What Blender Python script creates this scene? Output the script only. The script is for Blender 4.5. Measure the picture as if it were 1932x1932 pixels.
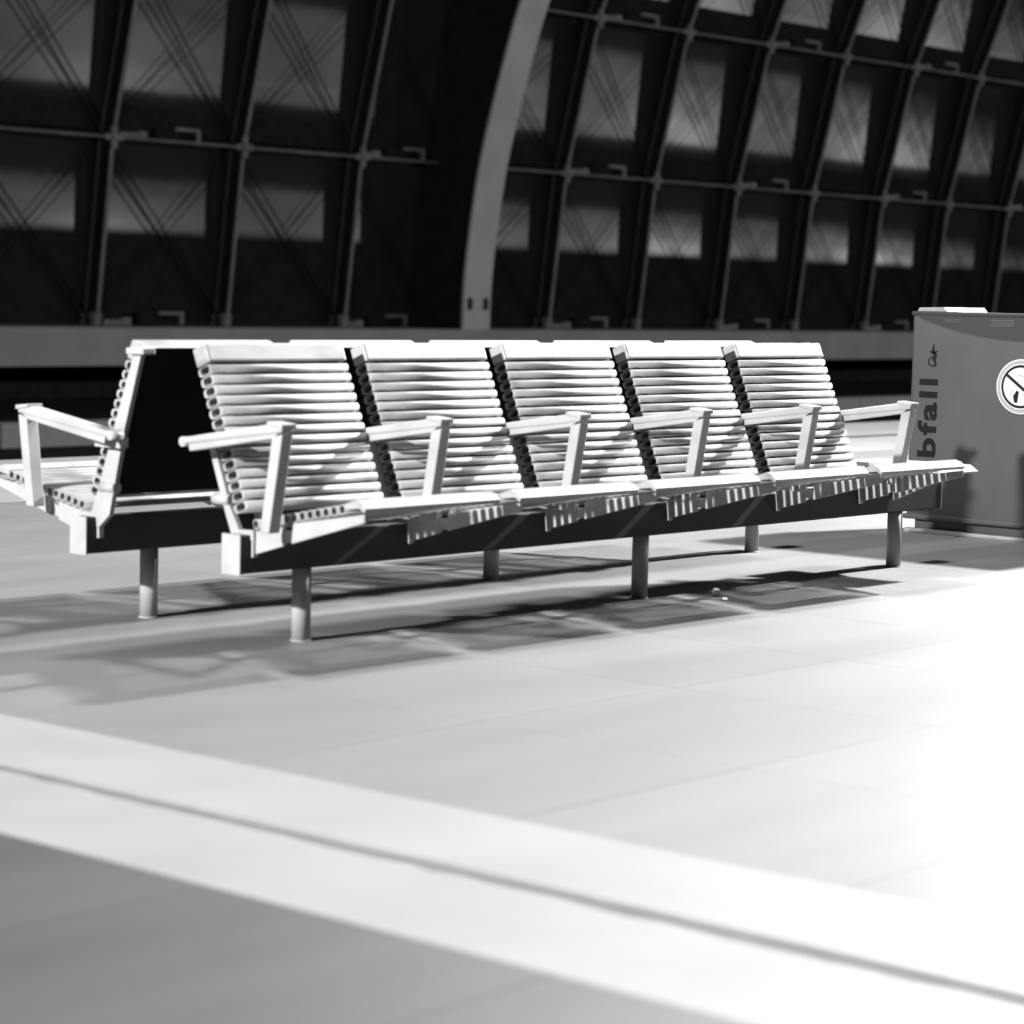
import bpy, bmesh, math, random
from mathutils import Vector, Matrix

random.seed(7)
for o in list(bpy.data.objects):
    bpy.data.objects.remove(o, do_unlink=True)
S = bpy.context.scene
COL = S.collection

# ------------------------------------------------------------------ camera
CAM = Vector((-5.165112, -5.304363, 1.05))
RIGHT = Vector((0.6561156, -0.7543166, 0.0227776))
UP = Vector((0.0512173, 0.0746220, 0.9958958))
FWD = Vector((0.7529204, 0.6522562, -0.0875947))
FPX = 4684.156
cam_data = bpy.data.cameras.new('camera')
cam = bpy.data.objects.new('camera', cam_data)
COL.objects.link(cam)
cam.matrix_world = Matrix((
    (RIGHT.x, UP.x, -FWD.x, CAM.x),
    (RIGHT.y, UP.y, -FWD.y, CAM.y),
    (RIGHT.z, UP.z, -FWD.z, CAM.z),
    (0, 0, 0, 1)))
cam_data.sensor_width = 36.0
cam_data.lens = FPX / 1932.0 * 36.0
cam_data.clip_end = 300
cam_data.dof.use_dof = True
cam_data.dof.focus_distance = 10.4
cam_data.dof.aperture_fstop = 3.0
S.camera = cam

# ------------------------------------------------------------------ world (night) and lamps of the platform, one added as fill
world = bpy.data.worlds.new('night')
S.world = world
world.use_nodes = True
world.node_tree.nodes['Background'].inputs[0].default_value = (1, 1, 1, 1)
world.node_tree.nodes['Background'].inputs[1].default_value = 0.004


def lamp(name, loc, watts, radius=0.16):
    d = bpy.data.lights.new(name, 'POINT')
    d.energy = watts
    d.shadow_soft_size = radius
    o = bpy.data.objects.new(name, d)
    COL.objects.link(o)
    o.location = loc
    return o


lamp('overhead_light', (-9.8, 0.4, 4.5), 16500)
lamp('overhead_light', (9.0, -0.4, 4.8), 17000)
lamp('overhead_light', (2.5, 0.34, 5.2), 2000, 0.3)  # fill lamp added to lighten the floor between the benches
for lx in (24.0, 36.0, 48.0, 60.0, 72.0):
    lamp('overhead_light', (lx, 0.4, 4.8), 7000 if lx < 40 else 9500)

S.view_settings.view_transform = 'Standard'
S.view_settings.look = 'None'
S.view_settings.gamma = 1.0
S.view_settings.use_curve_mapping = False
S.view_settings.exposure = 0.0


# ------------------------------------------------------------------ materials
def material(name, c0, c1=None, rough=0.5, metal=0.0, scale=6.0, stretch=(1, 1, 1), bump=0.0, detail=4.0,
             ior=1.5, vary=0.0, ramp=(0.35, 0.65), bump_scale=None, spec=None):
    m = bpy.data.materials.new(name)
    m.use_nodes = True
    nt = m.node_tree
    b = nt.nodes['Principled BSDF']
    b.inputs['Roughness'].default_value = rough
    b.inputs['Metallic'].default_value = metal
    b.inputs['IOR'].default_value = ior
    if spec is not None:
        b.inputs['Specular IOR Level'].default_value = spec
    if c1 is None:
        c1 = c0
    tc = nt.nodes.new('ShaderNodeTexCoord')
    geo = nt.nodes.new('ShaderNodeNewGeometry')
    mp = nt.nodes.new('ShaderNodeMapping')
    mp.inputs['Scale'].default_value = stretch
    nt.links.new(geo.outputs['Position'], mp.inputs['Vector'])
    nz = nt.nodes.new('ShaderNodeTexNoise')
    nz.inputs['Scale'].default_value = scale
    nz.inputs['Detail'].default_value = detail
    nt.links.new(mp.outputs[0], nz.inputs['Vector'])
    rp = nt.nodes.new('ShaderNodeValToRGB')
    rp.color_ramp.elements[0].position = ramp[0]
    rp.color_ramp.elements[1].position = ramp[1]
    rp.color_ramp.elements[0].color = (c0, c0, c0, 1)
    rp.color_ramp.elements[1].color = (c1, c1, c1, 1)
    nt.links.new(nz.outputs['Fac'], rp.inputs['Fac'])
    col = rp.outputs['Color']
    if vary:
        oi = nt.nodes.new('ShaderNodeObjectInfo')
        mr = nt.nodes.new('ShaderNodeMapRange')
        mr.inputs['To Min'].default_value = 1 - vary
        mr.inputs['To Max'].default_value = 1 + vary
        nt.links.new(oi.outputs['Random'], mr.inputs['Value'])
        mx = nt.nodes.new('ShaderNodeMix')
        mx.data_type = 'RGBA'
        mx.blend_type = 'MULTIPLY'
        mx.inputs[0].default_value = 1.0
        nt.links.new(col, mx.inputs[6])
        nt.links.new(mr.outputs[0], mx.inputs[7])
        col = mx.outputs[2]
    nt.links.new(col, b.inputs['Base Color'])
    if bump:
        nb = nt.nodes.new('ShaderNodeTexNoise')
        nb.inputs['Scale'].default_value = bump_scale or scale * 6
        nb.inputs['Detail'].default_value = 3
        nt.links.new(geo.outputs['Position'], nb.inputs['Vector'])
        bp = nt.nodes.new('ShaderNodeBump')
        bp.inputs['Strength'].default_value = bump
        bp.inputs['Distance'].default_value = 0.01
        nt.links.new(nb.outputs['Fac'], bp.inputs['Height'])
        nt.links.new(bp.outputs[0], b.inputs['Normal'])
    return m


M = {}
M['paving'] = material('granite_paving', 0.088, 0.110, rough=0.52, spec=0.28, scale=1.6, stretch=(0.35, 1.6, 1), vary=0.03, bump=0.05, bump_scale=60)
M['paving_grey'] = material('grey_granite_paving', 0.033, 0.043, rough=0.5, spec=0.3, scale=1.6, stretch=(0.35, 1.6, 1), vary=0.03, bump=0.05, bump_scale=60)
M['band'] = material('pale_stone_band', 0.138, 0.155, rough=0.6, spec=0.3, scale=3, bump=0.05, bump_scale=50)
M['rubber'] = material('joint_rubber', 0.05, 0.08, rough=0.8, scale=12)
M['concrete'] = material('concrete', 0.040, 0.049, rough=0.85, scale=1.2, bump=0.1, spec=0.2)
M['concrete_dark'] = material('sooty_concrete', 0.02, 0.03, rough=0.9, scale=0.8)
M['black'] = material('black_cladding_and_shade', 0.003, 0.004, rough=0.8, spec=0.0)
M['ballast'] = material('track_slab', 0.007, 0.009, spec=0.0, rough=0.9, scale=0.9)
M['paint'] = material('light_grey_paint', 0.22, 0.26, rough=0.5, spec=0.25, scale=9, stretch=(0.6, 1, 1.5), ramp=(0.3, 0.6))
M['slat'] = material('slat_coating', 0.145, 0.24, rough=0.45, spec=0.3, scale=7, stretch=(0.7, 1, 2.2), ramp=(0.33, 0.52))
M['steel'] = material('brushed_steel', 0.45, 0.55, rough=0.32, metal=0.85, scale=10)
M['leg'] = material('grey_leg_paint', 0.22, 0.26, rough=0.45, scale=10, spec=0.3)
M['fin'] = material('dark_steel', 0.003, 0.004, rough=0.8, spec=0.0)
M['flange'] = material('grey_steel', 0.020, 0.03, rough=0.7, scale=3, spec=0.1)
M['beam'] = material('shaded_beam_paint', 0.028, 0.034, rough=0.6, spec=0.15)  # shade under the seats put into the beam colour
M['back_shade'] = material('back_shade_black', 0.006, 0.008, rough=0.7, spec=0.05)  # black standing for the shade between the two backs
M['rib'] = material('dull_steel', 0.010, 0.014, rough=0.7, spec=0.05)
M['arch'] = material('pale_arch_paint', 0.062, 0.072, rough=0.7, scale=2, spec=0.2)
M['glass'] = material('dark_glass', 0.004, 0.004, rough=0.05, ior=1.75, bump=0.09, bump_scale=1.1)
M['bin'] = material('bin_lacquer', 0.037, 0.044, rough=0.45, scale=4, metal=0.2)
M['bin_dark'] = material('bin_dark_trim', 0.013, 0.016, rough=0.4)
M['ink'] = material('dark_print', 0.004, 0.006, spec=0.1, rough=0.6)
M['sign_white'] = material('sign_white', 0.40, 0.43, rough=0.4)
M['sign_grey'] = material('sign_grey', 0.19, 0.21, rough=0.4)
M['paper'] = material('white_paper', 0.85, 0.9, rough=0.7)


# ------------------------------------------------------------------ mesh helpers
def link(name, me, mat=None, parent=None, loc=(0, 0, 0)):
    if mat is not None and not me.materials:
        me.materials.append(M[mat])
    o = bpy.data.objects.new(name, me)
    COL.objects.link(o)
    o.location = loc
    if parent is not None:
        o.parent = parent
    return o


def from_bm(bm, name, smooth=False):
    bmesh.ops.recalc_face_normals(bm, faces=bm.faces)
    me = bpy.data.meshes.new(name)
    bm.to_mesh(me)
    bm.free()
    if smooth:
        for p in me.polygons:
            p.use_smooth = True
    return me


def bm_box(bm, x0, x1, y0, y1, z0, z1, bevel=0.0):
    vs = [bm.verts.new(v) for v in ((x0, y0, z0), (x1, y0, z0), (x1, y1, z0), (x0, y1, z0),
                                    (x0, y0, z1), (x1, y0, z1), (x1, y1, z1), (x0, y1, z1))]
    fs = [bm.faces.new([vs[i] for i in f]) for f in ((0, 3, 2, 1), (4, 5, 6, 7), (0, 1, 5, 4), (1, 2, 6, 5), (2, 3, 7, 6), (3, 0, 4, 7))]
    if bevel:
        es = set(e for f in fs for e in f.edges)
        bmesh.ops.bevel(bm, geom=list(es), offset=bevel, segments=2, affect='EDGES', profile=0.6)


def box_mesh(name, x0, x1, y0, y1, z0, z1, bevel=0.0):
    bm = bmesh.new()
    bm_box(bm, x0, x1, y0, y1, z0, z1, bevel)
    return from_bm(bm, name)


def bm_prism_x(bm, prof, x0, x1, bevel=0.0):
    a = [bm.verts.new((x0, y, z)) for y, z in prof]
    b = [bm.verts.new((x1, y, z)) for y, z in prof]
    n = len(prof)
    fs = [bm.faces.new(a), bm.faces.new(b[::-1])]
    for i in range(n):
        fs.append(bm.faces.new((a[i], b[i], b[(i + 1) % n], a[(i + 1) % n])))
    if bevel:
        es = set(e for f in fs for e in f.edges)
        bmesh.ops.bevel(bm, geom=list(es), offset=bevel, segments=2, affect='EDGES', profile=0.6)


def prism_x(name, prof, x0, x1, bevel=0.0):
    bm = bmesh.new()
    bm_prism_x(bm, prof, x0, x1, bevel)
    return from_bm(bm, name)


def bm_tube(bm, a, b, r, n=10, caps=True):
    a, b = Vector(a), Vector(b)
    d = (b - a).normalized()
    u = d.orthogonal().normalized()
    v = d.cross(u)
    ra = [bm.verts.new(a + (u * math.cos(t) + v * math.sin(t)) * r) for t in [2 * math.pi * i / n for i in range(n)]]
    rb = [bm.verts.new(b + (u * math.cos(t) + v * math.sin(t)) * r) for t in [2 * math.pi * i / n for i in range(n)]]
    for i in range(n):
        f = bm.faces.new((ra[i], ra[(i + 1) % n], rb[(i + 1) % n], rb[i]))
        f.smooth = True
    if caps:
        bm.faces.new(ra[::-1])
        bm.faces.new(rb)


def tube_mesh(name, a, b, r, n=10):
    bm = bmesh.new()
    bm_tube(bm, a, b, r, n)
    return from_bm(bm, name)


def empty(name, loc=(0, 0, 0)):
    o = bpy.data.objects.new(name, None)
    COL.objects.link(o)
    o.location = loc
    o.empty_display_size = 0.2
    return o


def tag(o, label=None, cat=None, group=None, kind=None):
    if label:
        o['label'] = label
    if cat:
        o['category'] = cat
    if group:
        o['group'] = group
    if kind:
        o['kind'] = kind
    return o


# ------------------------------------------------------------------ platform floor
EDGE = 6.55
FX0, FX1, FY0 = -9.0, 84.0, -5.90
NEAR = -3.70                    # where the paving stops on the near side
floor = tag(link('floor', box_mesh('floor', FX0, FX1, FY0, EDGE, -0.75, -0.012), 'concrete_dark'),
            'pale stone platform floor under the bench', kind='structure')

T = 0.8
SX1, SX0 = -1.45, -2.261        # the cross band of pale stone
JX0, JX1 = -1.89, -1.825       # dark joint inside it
slab_me = box_mesh('paving_slab', 0.001, T - 0.001, 0.001, T - 0.001, -0.014, 0.0, 0.0008)
slab_grey = slab_me.copy()
cells = []
y_top = 4.30
ny = int(round((y_top - NEAR) / T))
for j in range(ny):
    y = y_top - (j + 1) * T
    i = 0
    while SX1 + (i + 1) * T < FX1:
        cells.append((SX1 + i * T, y))
        i += 1
    i = 0
    while SX0 - (i + 1) * T > FX0:
        cells.append((SX0 - (i + 1) * T, y))
        i += 1


def project(x, y, z):
    d = Vector((x, y, z)) - CAM
    w = d.dot(FWD)
    if w < 0.5:
        return None
    return 966 + FPX * d.dot(RIGHT) / w, 966 - FPX * d.dot(UP) / w, w


seen, rest = [], []
for (x, y) in cells:
    inside = False
    depth = 99
    for fx in (0, 0.25, 0.5, 0.75, 1):
        for fy in (0, 0.25, 0.5, 0.75, 1):
            p = project(x + fx * T, y + fy * T, 0)
            if p and -60 < p[0] < 1990 and p[1] < 1990:
                inside = True
                depth = min(depth, p[2])
    (seen if inside and depth < 17 else rest).append((depth, x, y))
seen.sort()
for d, x, y in seen[280:]:
    rest.append((d, x, y))
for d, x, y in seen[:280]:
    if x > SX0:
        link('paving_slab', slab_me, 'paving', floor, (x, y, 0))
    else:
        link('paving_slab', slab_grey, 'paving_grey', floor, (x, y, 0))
bm = bmesh.new()
for d, x, y in rest:
    bm_box(bm, x + 0.002, x + T - 0.002, y + 0.002, y + T - 0.002, -0.014, 0.0)
tag(link('paving_field', from_bm(bm, 'paving_field'), 'paving', floor), kind='stuff')

for (a, b) in ((SX0 + 0.001, JX0), (JX1, SX1 - 0.001)):
    # pale bands, the joint side slightly uneven
    bm = bmesh.new()
    n = 120
    ys = [NEAR + (y_top - NEAR) * k / n for k in range(n + 1)]
    top = []
    for y in ys:
        if abs(a - JX1) < 1e-6:
            l, r = a + random.uniform(-0.002, 0.002), b
        else:
            l, r = a, b + random.uniform(-0.012, 0.010)
        top.append((bm.verts.new((l, y, 0.001)), bm.verts.new((r, y, 0.001)),
                    bm.verts.new((l, y, -0.015)), bm.verts.new((r, y, -0.015))))
    for k in range(n):
        A, B = top[k], top[k + 1]
        bm.faces.new((A[0], A[1], B[1], B[0]))
        bm.faces.new((A[1], A[3], B[3], B[1]))
        bm.faces.new((A[2], A[0], B[0], B[2]))
    link('stone_band', from_bm(bm, 'stone_band'), 'band', floor)
link('expansion_joint', box_mesh('expansion_joint', JX0 - 0.02, JX1 + 0.01, NEAR, y_top, -0.014, -0.008), 'rubber', floor)
# edge strip towards the track, in lengths
x = FX0
edge_me = box_mesh('edge_strip', 0.001, 1.599, 5.46, EDGE, -0.014, 0.003, 0.001)
guide_me = box_mesh('guide_band', 0.001, 1.599, y_top + 0.002, 5.25, -0.014, 0.001, 0.001)
groove_me = box_mesh('grooved_strip', 0.001, 1.599, 5.252, 5.458, -0.014, -0.001, 0.001)
edge_near = box_mesh('edge_strip', 0.001, 1.599, FY0, -4.86, -0.014, 0.003, 0.001)
guide_near = box_mesh('guide_band', 0.001, 1.599, -4.65, NEAR - 0.002, -0.014, 0.001, 0.001)
groove_near = box_mesh('grooved_strip', 0.001, 1.599, -4.858, -4.652, -0.014, -0.001, 0.001)
while x + 1.6 <= FX1 + 1e-6:
    link('edge_strip', edge_me, 'band', floor, (x, 0, 0))
    link('guide_band', guide_me, 'band', floor, (x, 0, 0))
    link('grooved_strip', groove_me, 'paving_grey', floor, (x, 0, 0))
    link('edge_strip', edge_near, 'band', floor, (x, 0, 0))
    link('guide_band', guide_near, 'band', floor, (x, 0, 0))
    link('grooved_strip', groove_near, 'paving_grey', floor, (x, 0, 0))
    x += 1.6

# ------------------------------------------------------------------ track zone and opposite wall
tag(link('floor_track', box_mesh('floor_track', -16, 90, EDGE, 23.2, -0.75, -0.55), 'ballast'),
    'dark track slab beyond the platform edge', kind='structure')
tag(link('floor_track', box_mesh('floor_track', -16, 90, -20.0, FY0, -0.75, -0.55), 'ballast'),
    'dark track slab on the near side of the platform', kind='structure')
kerb = tag(empty('trim_1', (0, 14.0, -0.55)), 'low concrete upstand along the track', kind='structure')
kme = box_mesh('kerb_block', 0.01, 2.99, 0, 0.3, 0, 0.24, 0.01)
for k in range(16):
    link('kerb_block', kme, 'concrete_dark', kerb, (3.6 + 3 * k, 0, 0))
tag(link('wall_base', box_mesh('wall_base', -16, 70, 22.3, 22.6, -0.55, -0.06), 'black'),  # shadow below the parapet put into the black colour
    'recessed wall foot below the parapet, its shade painted black', kind='structure')
tag(link('wall_parapet', box_mesh('wall_parapet', -16, 70, 21.15, 23.1, -0.06, 0.465, 0.012), 'concrete'),
    'long grey concrete parapet under the glass facade', kind='structure')

# ------------------------------------------------------------------ glass facade
NODES = [(22.20, 0.465), (21.88, 3.10), (21.24, 5.66), (20.28, 8.1), (19.0, 10.4)]


def inner(z):
    for (y0, z0), (y1, z1) in zip(NODES, NODES[1:]):
        if z <= z1:
            return y0 + (y1 - y0) * (z - z0) / (z1 - z0)
    return NODES[-1][0]


facade = tag(empty('wall_facade', (0, 22.2, 0.465)), 'curved dark glass facade with deep mullions and crossed rods', kind='structure')
OFF = Vector((0, 22.2, 0.465))


def fac(name, me, mat, parent=None):
    if parent is None:
        return link(name, me, mat, facade, -OFF)
    return link(name, me, mat, parent)


DEPTH = 0.31
mx = [17.525 + 2.472 * k for k in range(-2, 14)]
mx[5] = 24.55
fin_prof = [(y, z) for y, z in NODES] + [(y + DEPTH + 0.14, z) for y, z in reversed(NODES)]
fin_me = prism_x('mullion', fin_prof, -0.035, 0.035)
fl_me = prism_x('inner_flange', [(y - 0.02, z) for y, z in NODES] + [(y + 0.012, z) for y, z in reversed(NODES)], -0.03, 0.03)
rib_me = prism_x('rib', [(y + 0.20, z) for y, z in NODES] + [(y + 0.235, z) for y, z in reversed(NODES)], -0.06, 0.06)
bm = bmesh.new()
bm_box(bm, -0.07, 0.07, -0.05, 0.05, 0, 0.14, 0.012)
bm_tube(bm, (-0.08, 0, 0.14), (0.08, 0, 0.14), 0.06, 12)
bm_box(bm, -0.06, 0.06, 0.20, 0.30, 0, 0.12, 0.012)
bm_tube(bm, (-0.07, 0.25, 0.12), (0.07, 0.25, 0.12), 0.055, 12)
shoe_me = from_bm(bm, 'base_shoe')
bm = bmesh.new()
bm_box(bm, -0.16, 0.16, -0.045, -0.02, -0.045, 0.045, 0.008)
bm_box(bm, -0.055, 0.055, -0.05, -0.02, -0.16, 0.16, 0.008)
bm_tube(bm, (0, -0.08, 0), (0, -0.02, 0), 0.05, 12)
node_me = from_bm(bm, 'node_plate')
for X in mx:
    m = fac('mullion', fin_me, 'fin')
    m.location = Vector((X, 0, 0)) - OFF
    link('inner_flange', fl_me, 'flange', m)
    link('rib', rib_me, 'rib', m)
    link('base_shoe', shoe_me, 'flange', m, (0, NODES[0][0] + 0.02, NODES[0][1]))
    for (y, z) in NODES[1:4]:
        link('node_plate', node_me, 'flange', m, (0, y, z))

# motors that open the vents
bm = bmesh.new()
bm_box(bm, -0.36, 0.10, 0.10, 0.24, 0.02, 0.19, 0.02)
motor_me = from_bm(bm, 'vent_motor')
bm = bmesh.new()
bm_box(bm, -0.05, 0.42, 0.02, 0.08, 0.16, 0.21, 0.01)
bm_box(bm, 0.36, 0.42, 0.02, 0.08, 0.02, 0.18, 0.01)
bar_me = from_bm(bm, 'push_bar')
bm = bmesh.new()
bm_box(bm, -0.72, -0.55, 0.05, 0.16, 0.0, 0.12, 0.02)
bm_box(bm, -1.05, -0.72, 0.06, 0.14, 0.0, 0.09, 0.01)
mount_me = from_bm(bm, 'cable_box')

PANE_Z = [(1.77, 3.04), (3.56, 5.60), (6.14, 8.04), (8.6, 10.35)]
PANE_T = [4.12, 9.75, 15.6, 21.6]
for i in range(len(mx) - 1):
    x0, x1 = mx[i] + 0.035, mx[i + 1] - 0.035
    for r in range(4):
        (ya, za), (yb, zb) = NODES[r], NODES[r + 1]
        p0, p1 = PANE_Z[r]
        yp0 = inner(p0) + DEPTH
        yp1 = yp0 - math.tan(math.radians(PANE_T[r])) * (p1 - p0)
        fac('glass_pane', prism_x('glass_pane', [(yp0, p0), (yp1, p1), (yp1 + 0.03, p1), (yp0 + 0.03, p0)], x0, x1), 'glass')
        fac('sill_panel', prism_x('sill_panel', [(ya + DEPTH - 0.03, za), (yp0 - 0.03, p0), (yp0 + 0.03, p0), (ya + DEPTH + 0.05, za)], x0, x1), 'black')
        if r:
            t = fac('transom', prism_x('transom', [(ya + 0.05, za - 0.02), (ya + 0.05, za + 0.02), (ya + DEPTH, za + 0.14), (ya + DEPTH, za + 0.04)], x0, x1), 'fin')
            link('edge_rod', tube_mesh('edge_rod', (x0, ya - 0.02, za), (x1, ya - 0.02, za), 0.024, 8), 'flange', t)
        # crossed rods, two to each diagonal
        for s in (0, 1):
            for q in (-0.055, 0.055):
                xa, xb = (x0 + 0.02, x1 - 0.02) if s == 0 else (x1 - 0.02, x0 + 0.02)
                zt, zl = zb - 0.10, za + 0.12
                off = q * 1.3
                fac('bracing_rod', tube_mesh('bracing_rod', (xa + (off if s == 0 else -off) * 0.6, inner(zt) + 0.20 + 0.03 * s, zt + off * 0.6),
                                             (xb + (off if s == 0 else -off) * 0.6, inner(zl) + 0.20 + 0.03 * s, zl + off * 0.6), 0.012 if s == 0 else 0.007, 6), 'fin')
        if i % 2 == 0 and r < 3:
            c = (mx[i] + mx[i + 1]) / 2
            mo = fac('vent_motor', motor_me, 'fin')
            mo.location = Vector((c, ya, za)) - OFF
            link('push_bar', bar_me, 'flange', mo)
            link('cable_box', mount_me, 'flange', mo)

# pale arch rib standing on the parapet
AX0, AX1 = 24.16, 24.80
ARC = [(21.22, 0.465), (21.17, 1.49), (20.90, 3.14), (20.42, 4.77), (20.10, 5.65), (19.32, 7.5), (18.3, 9.4), (17.0, 11.2)]


def smooth_curve(pts, n=6):
    out = []
    for i in range(len(pts) - 1):
        p0 = Vector(pts[max(i - 1, 0)]); p1 = Vector(pts[i]); p2 = Vector(pts[i + 1]); p3 = Vector(pts[min(i + 2, len(pts) - 1)])
        for k in range(n):
            t = k / n
            out.append(0.5 * ((2 * p1) + (p2 - p0) * t + (2 * p0 - 5 * p1 + 4 * p2 - p3) * t * t + (3 * p1 - p0 - 3 * p2 + p3) * t ** 3))
    out.append(Vector(pts[-1]))
    return [(v[0], v[1]) for v in out]


AC = smooth_curve(ARC)
arch = tag(empty('trim_2', (24.48, 21.2, 0.465)), 'pale grey curved arch rib standing on the parapet', kind='structure')
AO = -arch.location


def strip_x(name, front, dy, x0, x1):
    bm = bmesh.new()
    rows = [[bm.verts.new(v) for v in ((x0, y, z), (x1, y, z), (x1, y + dy, z), (x0, y + dy, z))] for y, z in front]
    for a, b in zip(rows, rows[1:]):
        for i in range(4):
            bm.faces.new((a[i], a[(i + 1) % 4], b[(i + 1) % 4], b[i]))
    bm.faces.new(rows[0][::-1])
    bm.faces.new(rows[-1])
    return from_bm(bm, name)


link('inner_plate', strip_x('inner_plate', AC, 0.05, AX0, AX1), 'arch', arch, AO)
link('web', strip_x('web', [(y + 0.05, z) for y, z in AC], 1.5, AX0 + 0.05, AX1 - 0.05), 'fin', arch, AO)
for X in (AX0 + 0.13, AX1 - 0.13):
    link('slot', box_mesh('slot', X - 0.035, X + 0.035, 21.17, 21.22, 0.78, 0.97, 0.01), 'black', arch, AO)

# ------------------------------------------------------------------ benches
W = 0.684
XL = -0.234
PITCH = 0.6608
SEAT = 0.570
LEGS = [0.0, 1.642, 3.284]
BX0, BX1 = -0.284, 3.567


def slat_mesh(name, h, d, length):
    """hollow rounded slat along X, cross-section h (local z) by d (local y)"""
    bm = bmesh.new()
    def ring(x, hh, dd):
        r = hh * 0.36
        pts = []
        for (sy, sz, a0) in ((1, -1, -90), (1, 1, 0), (-1, 1, 90), (-1, -1, 180)):
            for k in range(3):
                a = math.radians(a0 + 45 * k)
                pts.append((sy * (dd / 2 - r) + r * math.cos(a), sz * (hh / 2 - r) + r * math.sin(a)))
        return [bm.verts.new((x, y, z)) for y, z in pts]
    o0, o1 = ring(0, h, d), ring(length, h, d)
    hy = 0.66 if d > 0.04 else 0.80
    i0, i1 = ring(0, h * 0.86, d * hy), ring(length, h * 0.86, d * hy)
    e0, e1 = ring(0.09, h * 0.86, d * hy), ring(length - 0.09, h * 0.86, d * hy)
    n = 12
    def bridge(a, b, sm=False):
        for k in range(n):
            f = bm.faces.new((a[k], a[(k + 1) % n], b[(k + 1) % n], b[k]))
            f.smooth = sm
    bridge(o0, o1, True)
    bridge(o0, i0)
    bridge(i0, e0)
    bridge(o1, i1)
    bridge(i1, e1)
    bm.faces.new(e0)
    bm.faces.new(e1)
    return from_bm(bm, name)


SP = 0.0325
back_slat = slat_mesh('back_slat', 0.0268, 0.058, SEAT)
seat_slat = slat_mesh('seat_slat', 0.0215, 0.029, SEAT)


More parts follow.
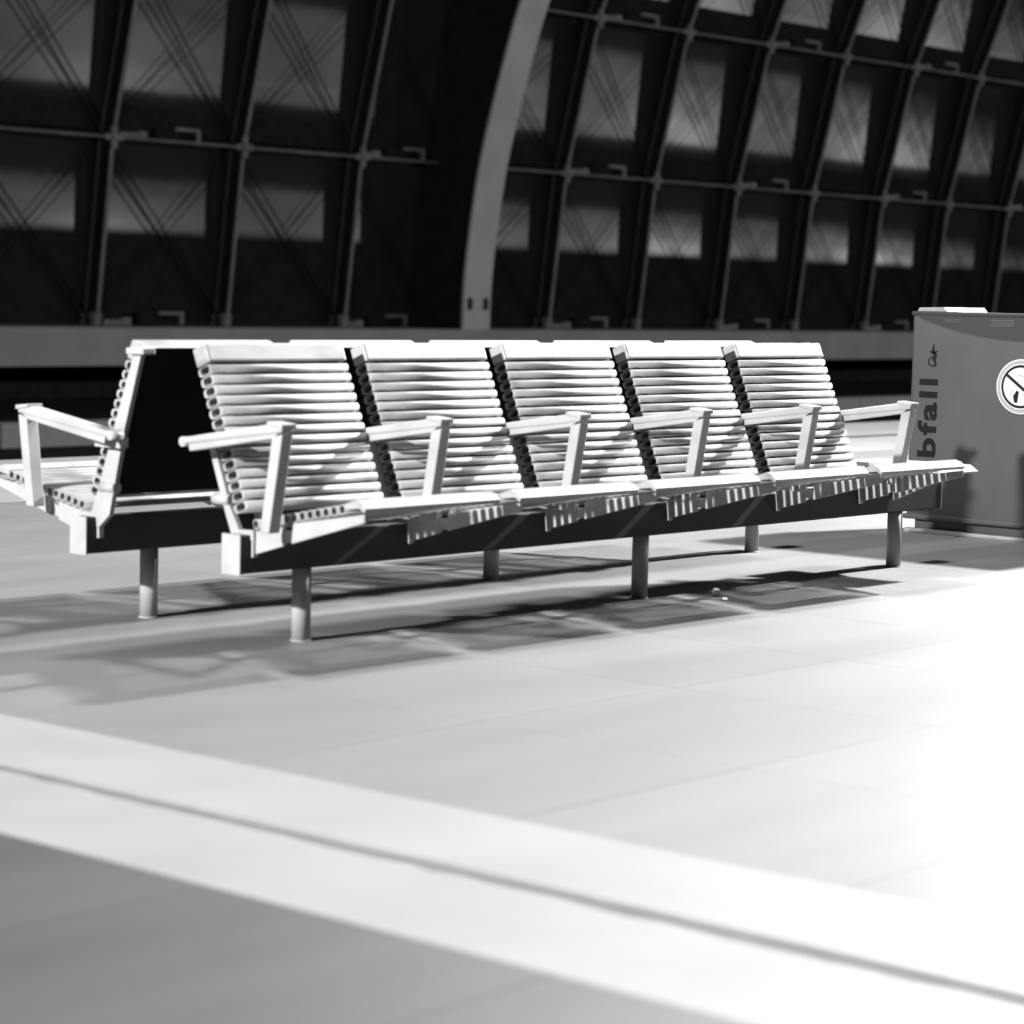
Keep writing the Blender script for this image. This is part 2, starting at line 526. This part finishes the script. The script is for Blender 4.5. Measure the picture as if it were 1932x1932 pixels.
def bench(y0, sgn, label, table, back_upper, reach, foot):
    """sgn +1: seats face -Y; -1: seats face +Y"""
    root = tag(empty('bench', (0, y0, 0)), label, 'bench', 'benches standing back to back')

    def P(prof):
        return [(sgn * y, z) for y, z in prof]

    def bx(name, x0, x1, ya, yb, z0, z1, mat, parent=root, bev=0.004):
        return link(name, box_mesh(name, x0, x1, min(sgn * ya, sgn * yb), max(sgn * ya, sgn * yb), z0, z1, bev), mat, parent)

    bx('beam', BX0, BX1, -0.04, 0.032, 0.222, 0.335, 'beam', bev=0.005)  # beam sides coloured dark for shade, end caps keep the light paint
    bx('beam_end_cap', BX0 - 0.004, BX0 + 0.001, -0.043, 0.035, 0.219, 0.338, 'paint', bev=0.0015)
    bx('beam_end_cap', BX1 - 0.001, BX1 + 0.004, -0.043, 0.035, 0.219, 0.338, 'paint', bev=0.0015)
    for X in LEGS:
        lg = link('leg', tube_mesh('leg', (0, 0, 0), (0, 0, 0.225), 0.029, 24), 'leg', root, (X, -0.004 * sgn, 0))
        link('foot_plate', tube_mesh('foot_plate', (0, 0, 0), (0, 0, 0.004), 0.033, 24), 'leg', lg)

    t = Vector((0.189, 0.458)).normalized()
    nrm = Vector((-t[1], t[0]))
    bang = math.atan2(0.189, 0.458)
    s_dir = Vector((-0.4635, 0.091)).normalized()
    s_nrm = Vector((-s_dir[1], s_dir[0])) * -1      # downwards
    if s_nrm[1] > 0:
        s_nrm = -s_nrm
    sang = math.atan2(0.091, 0.4635)
    for k in range(5):
        X = XL + k * PITCH
        # backrest: flat top rail, slats below it
        base = Vector((0.045, 0.405))
        c = base + t * (0.4955 - 0.030) + nrm * 0.031
        prof = []
        hw, hd = 0.030, 0.031
        for a, b in ((-hw, -hd), (-hw, hd), (hw, hd), (hw, -hd)):
            v = t * a + nrm * b
            prof.append((v[0], v[1]))
        back = link('backrest', prism_x('backrest', P(prof), 0, SEAT, 0.007), 'slat', root, (X, sgn * c[0], c[1]))
        for q in range(14):
            cc = base + t * (0.4955 - 0.060 - 0.0185 - q * SP) + nrm * 0.031
            o = link('slat', back_slat, 'slat', back, (0, sgn * (cc[0] - c[0]), cc[1] - c[1]))
            o.rotation_euler.x = -bang * sgn
        sh = [tuple(base + t * a + nrm * b - c) for a, b in ((0.0, 0.0), (0.0, -0.006), (0.494, -0.006), (0.494, 0.0))]
        link('back_shade_sheet', prism_x('back_shade_sheet', P(sh), 0.012, SEAT - 0.012), 'back_shade', back)  # sheet added so the hollow between the backs stays black
        # seat: slats and a flat front rail
        j = Vector((-0.020, 0.375))
        fr = j + s_dir * (0.472 - 0.034) + s_nrm * 0.023
        prof = []
        crest = j + s_dir * (0.472 - 0.072)
        for v in (crest, Vector((-0.452, 0.4660)), Vector((-0.476, 0.4590)), Vector((-0.493, 0.4440)), Vector((-0.490, 0.4320)),
                  Vector((-0.470, 0.4440)), crest + s_nrm * 0.016):
            v = v - fr
            prof.append((v[0], v[1]))
        seat = link('seat', prism_x('seat', P(prof), 0, SEAT, 0.0), 'slat', root, (X, sgn * fr[0], fr[1]))
        for q in range(12):
            cc = j + s_dir * (0.472 - 0.068 - 0.0175 - q * SP) + s_nrm * 0.0145
            o = link('slat', seat_slat, 'slat', seat, (0, sgn * (cc[0] - fr[0]), cc[1] - fr[1]))
            o.rotation_euler.x = math.pi / 2 - sang * sgn if sgn > 0 else math.pi / 2 + sang
    for k in range(6):
        X = XL + k * PITCH
        xb = X if k < 5 else XL + 4 * PITCH + SEAT - 0.014
        # cantilever bracket under the seat, in two plates either side of the post foot
        br = link('seat_bracket', prism_x('seat_bracket', P([(-0.043, 0.277), (-0.165, 0.312), (-0.165, 0.368), (-0.043, 0.345)]), 0, 0.014, 0.002), 'paint', root, (xb, 0, 0))
        link('bracket_arm', prism_x('bracket_arm', P([(-0.20, 0.322), (-0.490, 0.404), (-0.490, 0.428), (-0.20, 0.380)]), 0, 0.014, 0.002), 'paint', br)
        link('bracket_rib', prism_x('bracket_rib', P([(-0.16, 0.318), (-0.205, 0.33), (-0.205, 0.362), (-0.16, 0.352)]), 0.004, 0.012), 'paint', br)
        # strap over the beam
        link('beam_strap', prism_x('beam_strap', P([(-0.052, 0.27), (-0.041, 0.27), (-0.041, 0.336), (0.033, 0.336), (0.033, 0.27), (0.044, 0.27), (0.044, 0.348), (-0.052, 0.348)]), 0, 0.02, 0.002), 'paint', br, (-0.010, 0, 0))
        # blade behind the back
        xs = X - 0.012 if k < 5 else xb
        if back_upper:
            prof = [(0.000, 0.335), (0.040, 0.300), (0.094, 0.345), (0.158, 0.60), (0.238, 0.852), (0.205, 0.852), (0.106, 0.60), (0.040, 0.42)]
        else:
            prof = [(0.000, 0.335), (0.040, 0.330), (0.066, 0.39), (0.150, 0.60), (0.125, 0.60), (0.046, 0.41)]
        bl = link('back_blade', prism_x('back_blade', P(prof), 0, 0.018, 0.002), 'paint', root, (xs, 0, 0))
        if back_upper:
            link('blade_cap', prism_x('blade_cap', P([(0.182, 0.842), (0.262, 0.842), (0.262, 0.862), (0.182, 0.862)]), -0.015, 0.035, 0.004), 'paint', bl)
        link('spacer', tube_mesh('spacer', (0.009, sgn * 0.05, 0.43), (0.009, sgn * 0.12, 0.43), 0.018, 12), 'paint', bl)
        # armrest: bent bar, then the raking front post
        ax = X - 0.086
        AW = 0.05
        arm = link('armrest', prism_x('armrest', P([(0.186, 0.588), (0.182, 0.609), (-reach + 0.027, 0.671), (-reach, 0.659), (-reach, 0.645)]), 0, AW, 0.007), 'paint', root, (ax, 0, 0))
        link('under_rail', prism_x('under_rail', P([(0.150, 0.570), (0.155, 0.592), (-reach + 0.012, 0.647), (-reach + 0.040, 0.626)]), 0.005, AW - 0.005, 0.004), 'paint', arm)
        link('rail_end', tube_mesh('rail_end', (0.002, sgn * 0.178, 0.597), (AW - 0.002, sgn * 0.178, 0.597), 0.015, 14), 'paint', arm)
        link('arm_post', prism_x('arm_post', P([(-reach, 0.641), (-reach + 0.042, 0.630), (-foot + 0.038, 0.355), (-foot, 0.355)]), 0, AW - 0.006, 0.004), 'paint', arm, (0.003, 0, 0))
        link('arm_cap', prism_x('arm_cap', P([(-reach - 0.006, 0.655), (-reach + 0.057, 0.664), (-reach + 0.057, 0.675), (-reach - 0.006, 0.669)]), -0.004, AW + 0.004, 0.003), 'paint', arm)
        if back_upper:
            link('arm_lug', prism_x('arm_lug', P([(0.05, 0.555), (0.17, 0.555), (0.17, 0.590), (0.05, 0.590)]), AW, 0.086 - 0.002, 0.002), 'paint', arm)
    if table:
        tb = link('side_table', prism_x('side_table', P([(-0.322, 0.392), (-0.335, 0.400), (-0.298, 0.424), (0.12, 0.424), (0.12, 0.408), (-0.28, 0.408)]), 3.08, 3.352, 0.002), 'paint', root)
        link('table_bracket', prism_x('table_bracket', P([(-0.043, 0.33), (-0.043, 0.27), (-0.31, 0.39), (-0.31, 0.405), (0.10, 0.405), (0.033, 0.335)]), 3.20, 3.22, 0.002), 'paint', tb)
    return root


bench(0.0, 1, 'front slatted metal bench of five seats facing the open floor', True, False, 0.242, 0.193)
bench(W, -1, 'rear slatted metal bench with its back to the other, facing the tracks', False, True, 0.264, 0.222)

# ------------------------------------------------------------------ waste bin
BX = 4.634
by1, by0 = 0.785, -0.37
binr = tag(empty('waste_bin', (BX + 0.25, (by0 + by1) / 2, 0)), 'tall dark grey waste container with sideways lettering at the bench end', 'bin')
BO = -binr.location


def bpart(name, me, mat, parent=None):
    return link(name, me, mat, binr, BO) if parent is None else link(name, me, mat, parent)


body = bpart('body', box_mesh('body', BX, BX + 0.5, by0, by1, 0.07, 1.0, 0.012), 'bin')
bpart('plinth', box_mesh('plinth', BX + 0.03, BX + 0.47, by0 + 0.03, by1 - 0.03, 0.0, 0.072, 0.004), 'bin')
bpart('base_rim', box_mesh('base_rim', BX - 0.012, BX + 0.512, by0 - 0.012, by1 + 0.012, 0.062, 0.085, 0.006), 'bin')
bpart('foot_rail', box_mesh('foot_rail', BX - 0.02, BX + 0.02, by0 - 0.02, by1 + 0.0, 0.0, 0.02, 0.006), 'steel')
lid = bpart('lid', box_mesh('lid', BX - 0.006, BX + 0.506, by0 - 0.006, by1 + 0.006, 0.995, 1.012, 0.005), 'bin_dark')
bpart('flap', prism_x('flap', [(by1 - 0.02, 1.012), (by1 - 0.185, 1.012), (by1 - 0.165, 1.034), (by1 - 0.03, 1.030)], BX + 0.0, BX + 0.35, 0.004), 'steel')
# dark lens-shaped band under the lid
bm = bmesh.new()
ym, hw = (by0 + by1) / 2, 0.54
lo = []
for k in range(25):
    u = -1 + 2 * k / 24
    lo.append((ym + u * hw, 0.985 - 0.092 * (1 - u * u)))
prof = [(ym + hw, 0.992), (ym - hw, 0.992)] + lo
bm_prism_x(bm, prof, BX - 0.004, BX + 0.002)
vis = bpart('visor_band', from_bm(bm, 'visor_band'), 'bin_dark')
for (ya, yb, z0, z1) in ((0.26, 0.38, 0.952, 0.985), (0.53, 0.62, 0.965, 0.982)):
    for r in range(3):
        z = z0 + (z1 - z0) * (r + 0.15) / 3
        link('print_line', box_mesh('print_line', BX - 0.0055, BX - 0.003, ya, yb - 0.01 * (r == 1), z, z + (z1 - z0) * 0.2), 'bin', vis, BO * 0)


def flat(name, pts, x0, mat, parent, th=0.002):
    """flat print on the -X face; pts are (y, z)"""
    return link(name, prism_x(name, pts, x0 - th, x0), mat, parent)


# sideways lettering, read from bottom to top
def text_mesh(body_text):
    cu = bpy.data.curves.new('lettering', 'FONT')
    cu.body = body_text
    cu.extrude = 0.5
    cu.offset = 0.03
    cu.space_character = 1.18
    tmp = bpy.data.objects.new('tmp_text', cu)
    COL.objects.link(tmp)
    bpy.context.view_layer.update()
    dg = bpy.context.evaluated_depsgraph_get()
    me = bpy.data.meshes.new_from_object(tmp.evaluated_get(dg))
    bpy.data.objects.remove(tmp, do_unlink=True)
    return me


LZ0, LZ1, LY0, LY1 = 0.350, 0.706, 0.640, 0.738
part_a, tme = text_mesh('A'), text_mesh('bfall')
ext = lambda me, k: (min(v.co[k] for v in me.vertices), max(v.co[k] for v in me.vertices))
x0, x1 = ext(tme, 0)
y0, y1 = ext(tme, 1)
sx = (LZ1 - LZ0) / (x1 - x0)
ax0, ax1 = ext(part_a, 0)
bm = bmesh.new()
bm.from_mesh(part_a)
for v in bm.verts:
    v.co.x += x0 - ax1 - 0.06
bm.from_mesh(tme)
for v in bm.verts:
    v.co = Vector((BX - 0.001 - 0.001 * (v.co.z + 0.5), LY0 + (LY1 - LY0) * (v.co.y - y0) / (y1 - y0), LZ0 + (v.co.x - x0) * sx))
tme = from_bm(bm, 'lettering')
tme.materials.clear()
lt = link('lettering', tme, 'ink', body)


def stroke(pts, w):
    """polyline to closed outline (y, z)"""
    L, Rr = [], []
    for i, p in enumerate(pts):
        a = Vector(pts[max(i - 1, 0)])
        b = Vector(pts[min(i + 1, len(pts) - 1)])
        d = (b - a).normalized()
        nn = Vector((-d[1], d[0])) * (w[i] if isinstance(w, (list, tuple)) else w) / 2
        L.append(tuple(Vector(p) + nn))
        Rr.append(tuple(Vector(p) - nn))
    return L + Rr[::-1]


# small pictogram above the word
picto = flat('pictogram', stroke([(0.668, 0.865), (0.672, 0.835), (0.660, 0.815), (0.664, 0.795), (0.656, 0.772)], [0.004, 0.012, 0.02, 0.014, 0.008]), BX - 0.0005, 'ink', body)
for pts, w in (([(0.690, 0.832), (0.668, 0.826), (0.650, 0.834)], 0.006),
               ([(0.690, 0.800), (0.694, 0.776), (0.676, 0.766), (0.652, 0.768)], 0.006),
               ([(0.684, 0.806), (0.670, 0.800)], 0.006)):
    flat('pictogram_line', stroke(pts, w), BX - 0.0005, 'ink', picto)

# round prohibition sign
CY, CZ, RR = 0.215, 0.690, 0.122


def disc(r, n=48):
    return [(CY + r * math.cos(2 * math.pi * k / n), CZ + r * math.sin(2 * math.pi * k / n)) for k in range(n)]


sign = flat('prohibition_sign', disc(RR), BX - 0.0002, 'sign_white', body, 0.004)
flat('rim', disc(RR - 0.006), BX - 0.004, 'sign_grey', sign, 0.001)
flat('inner_rim', disc(RR - 0.021), BX - 0.005, 'sign_white', sign, 0.0008)
flat('ring', disc(RR - 0.026), BX - 0.0056, 'ink', sign, 0.0008)
flat('field', disc(RR - 0.037), BX - 0.0062, 'sign_white', sign, 0.0010)
flat('slash', stroke([(CY + 0.071, CZ + 0.052), (CY - 0.071, CZ - 0.052)], 0.013), BX - 0.007, 'ink', sign, 0.0008)
flat('hand', stroke([(CY + 0.012, CZ - 0.020), (CY + 0.022, CZ - 0.045), (CY + 0.020, CZ - 0.072)], [0.012, 0.026, 0.014]), BX - 0.0068, 'ink', sign, 0.0006)
for pts in ([(CY + 0.034, CZ - 0.018), (CY + 0.050, CZ - 0.030), (CY + 0.040, CZ - 0.046)],
            [(CY + 0.02, CZ + 0.046), (CY - 0.002, CZ + 0.052), (CY - 0.016, CZ + 0.040)],
            [(CY - 0.01, CZ - 0.03), (CY - 0.03, CZ - 0.05), (CY - 0.02, CZ - 0.065)]):
    flat('sketch_line', stroke(pts, 0.005), BX - 0.0068, 'sign_grey', sign, 0.0006)

# ------------------------------------------------------------------ litter under the bench
for (x, y, s, lab) in ((1.915, -0.135, 0.016, 'upright scrap of white paper on the floor under the front bench'),
                       (1.83, -0.235, 0.013, 'small flat white paper scrap lying nearer the open floor')):
    bm = bmesh.new()
    bmesh.ops.create_icosphere(bm, subdivisions=2, radius=s)
    for v in bm.verts:
        v.co *= random.uniform(0.7, 1.1)
        v.co.z = v.co.z * (1.1 if s > 0.015 else 0.5)
    zmin = min(v.co.z for v in bm.verts)
    for v in bm.verts:
        v.co.z -= zmin
    tag(link('paper_scrap', from_bm(bm, 'paper_scrap'), 'paper', None, (x, y, 0.0)), lab, 'litter', 'paper scraps under the bench')
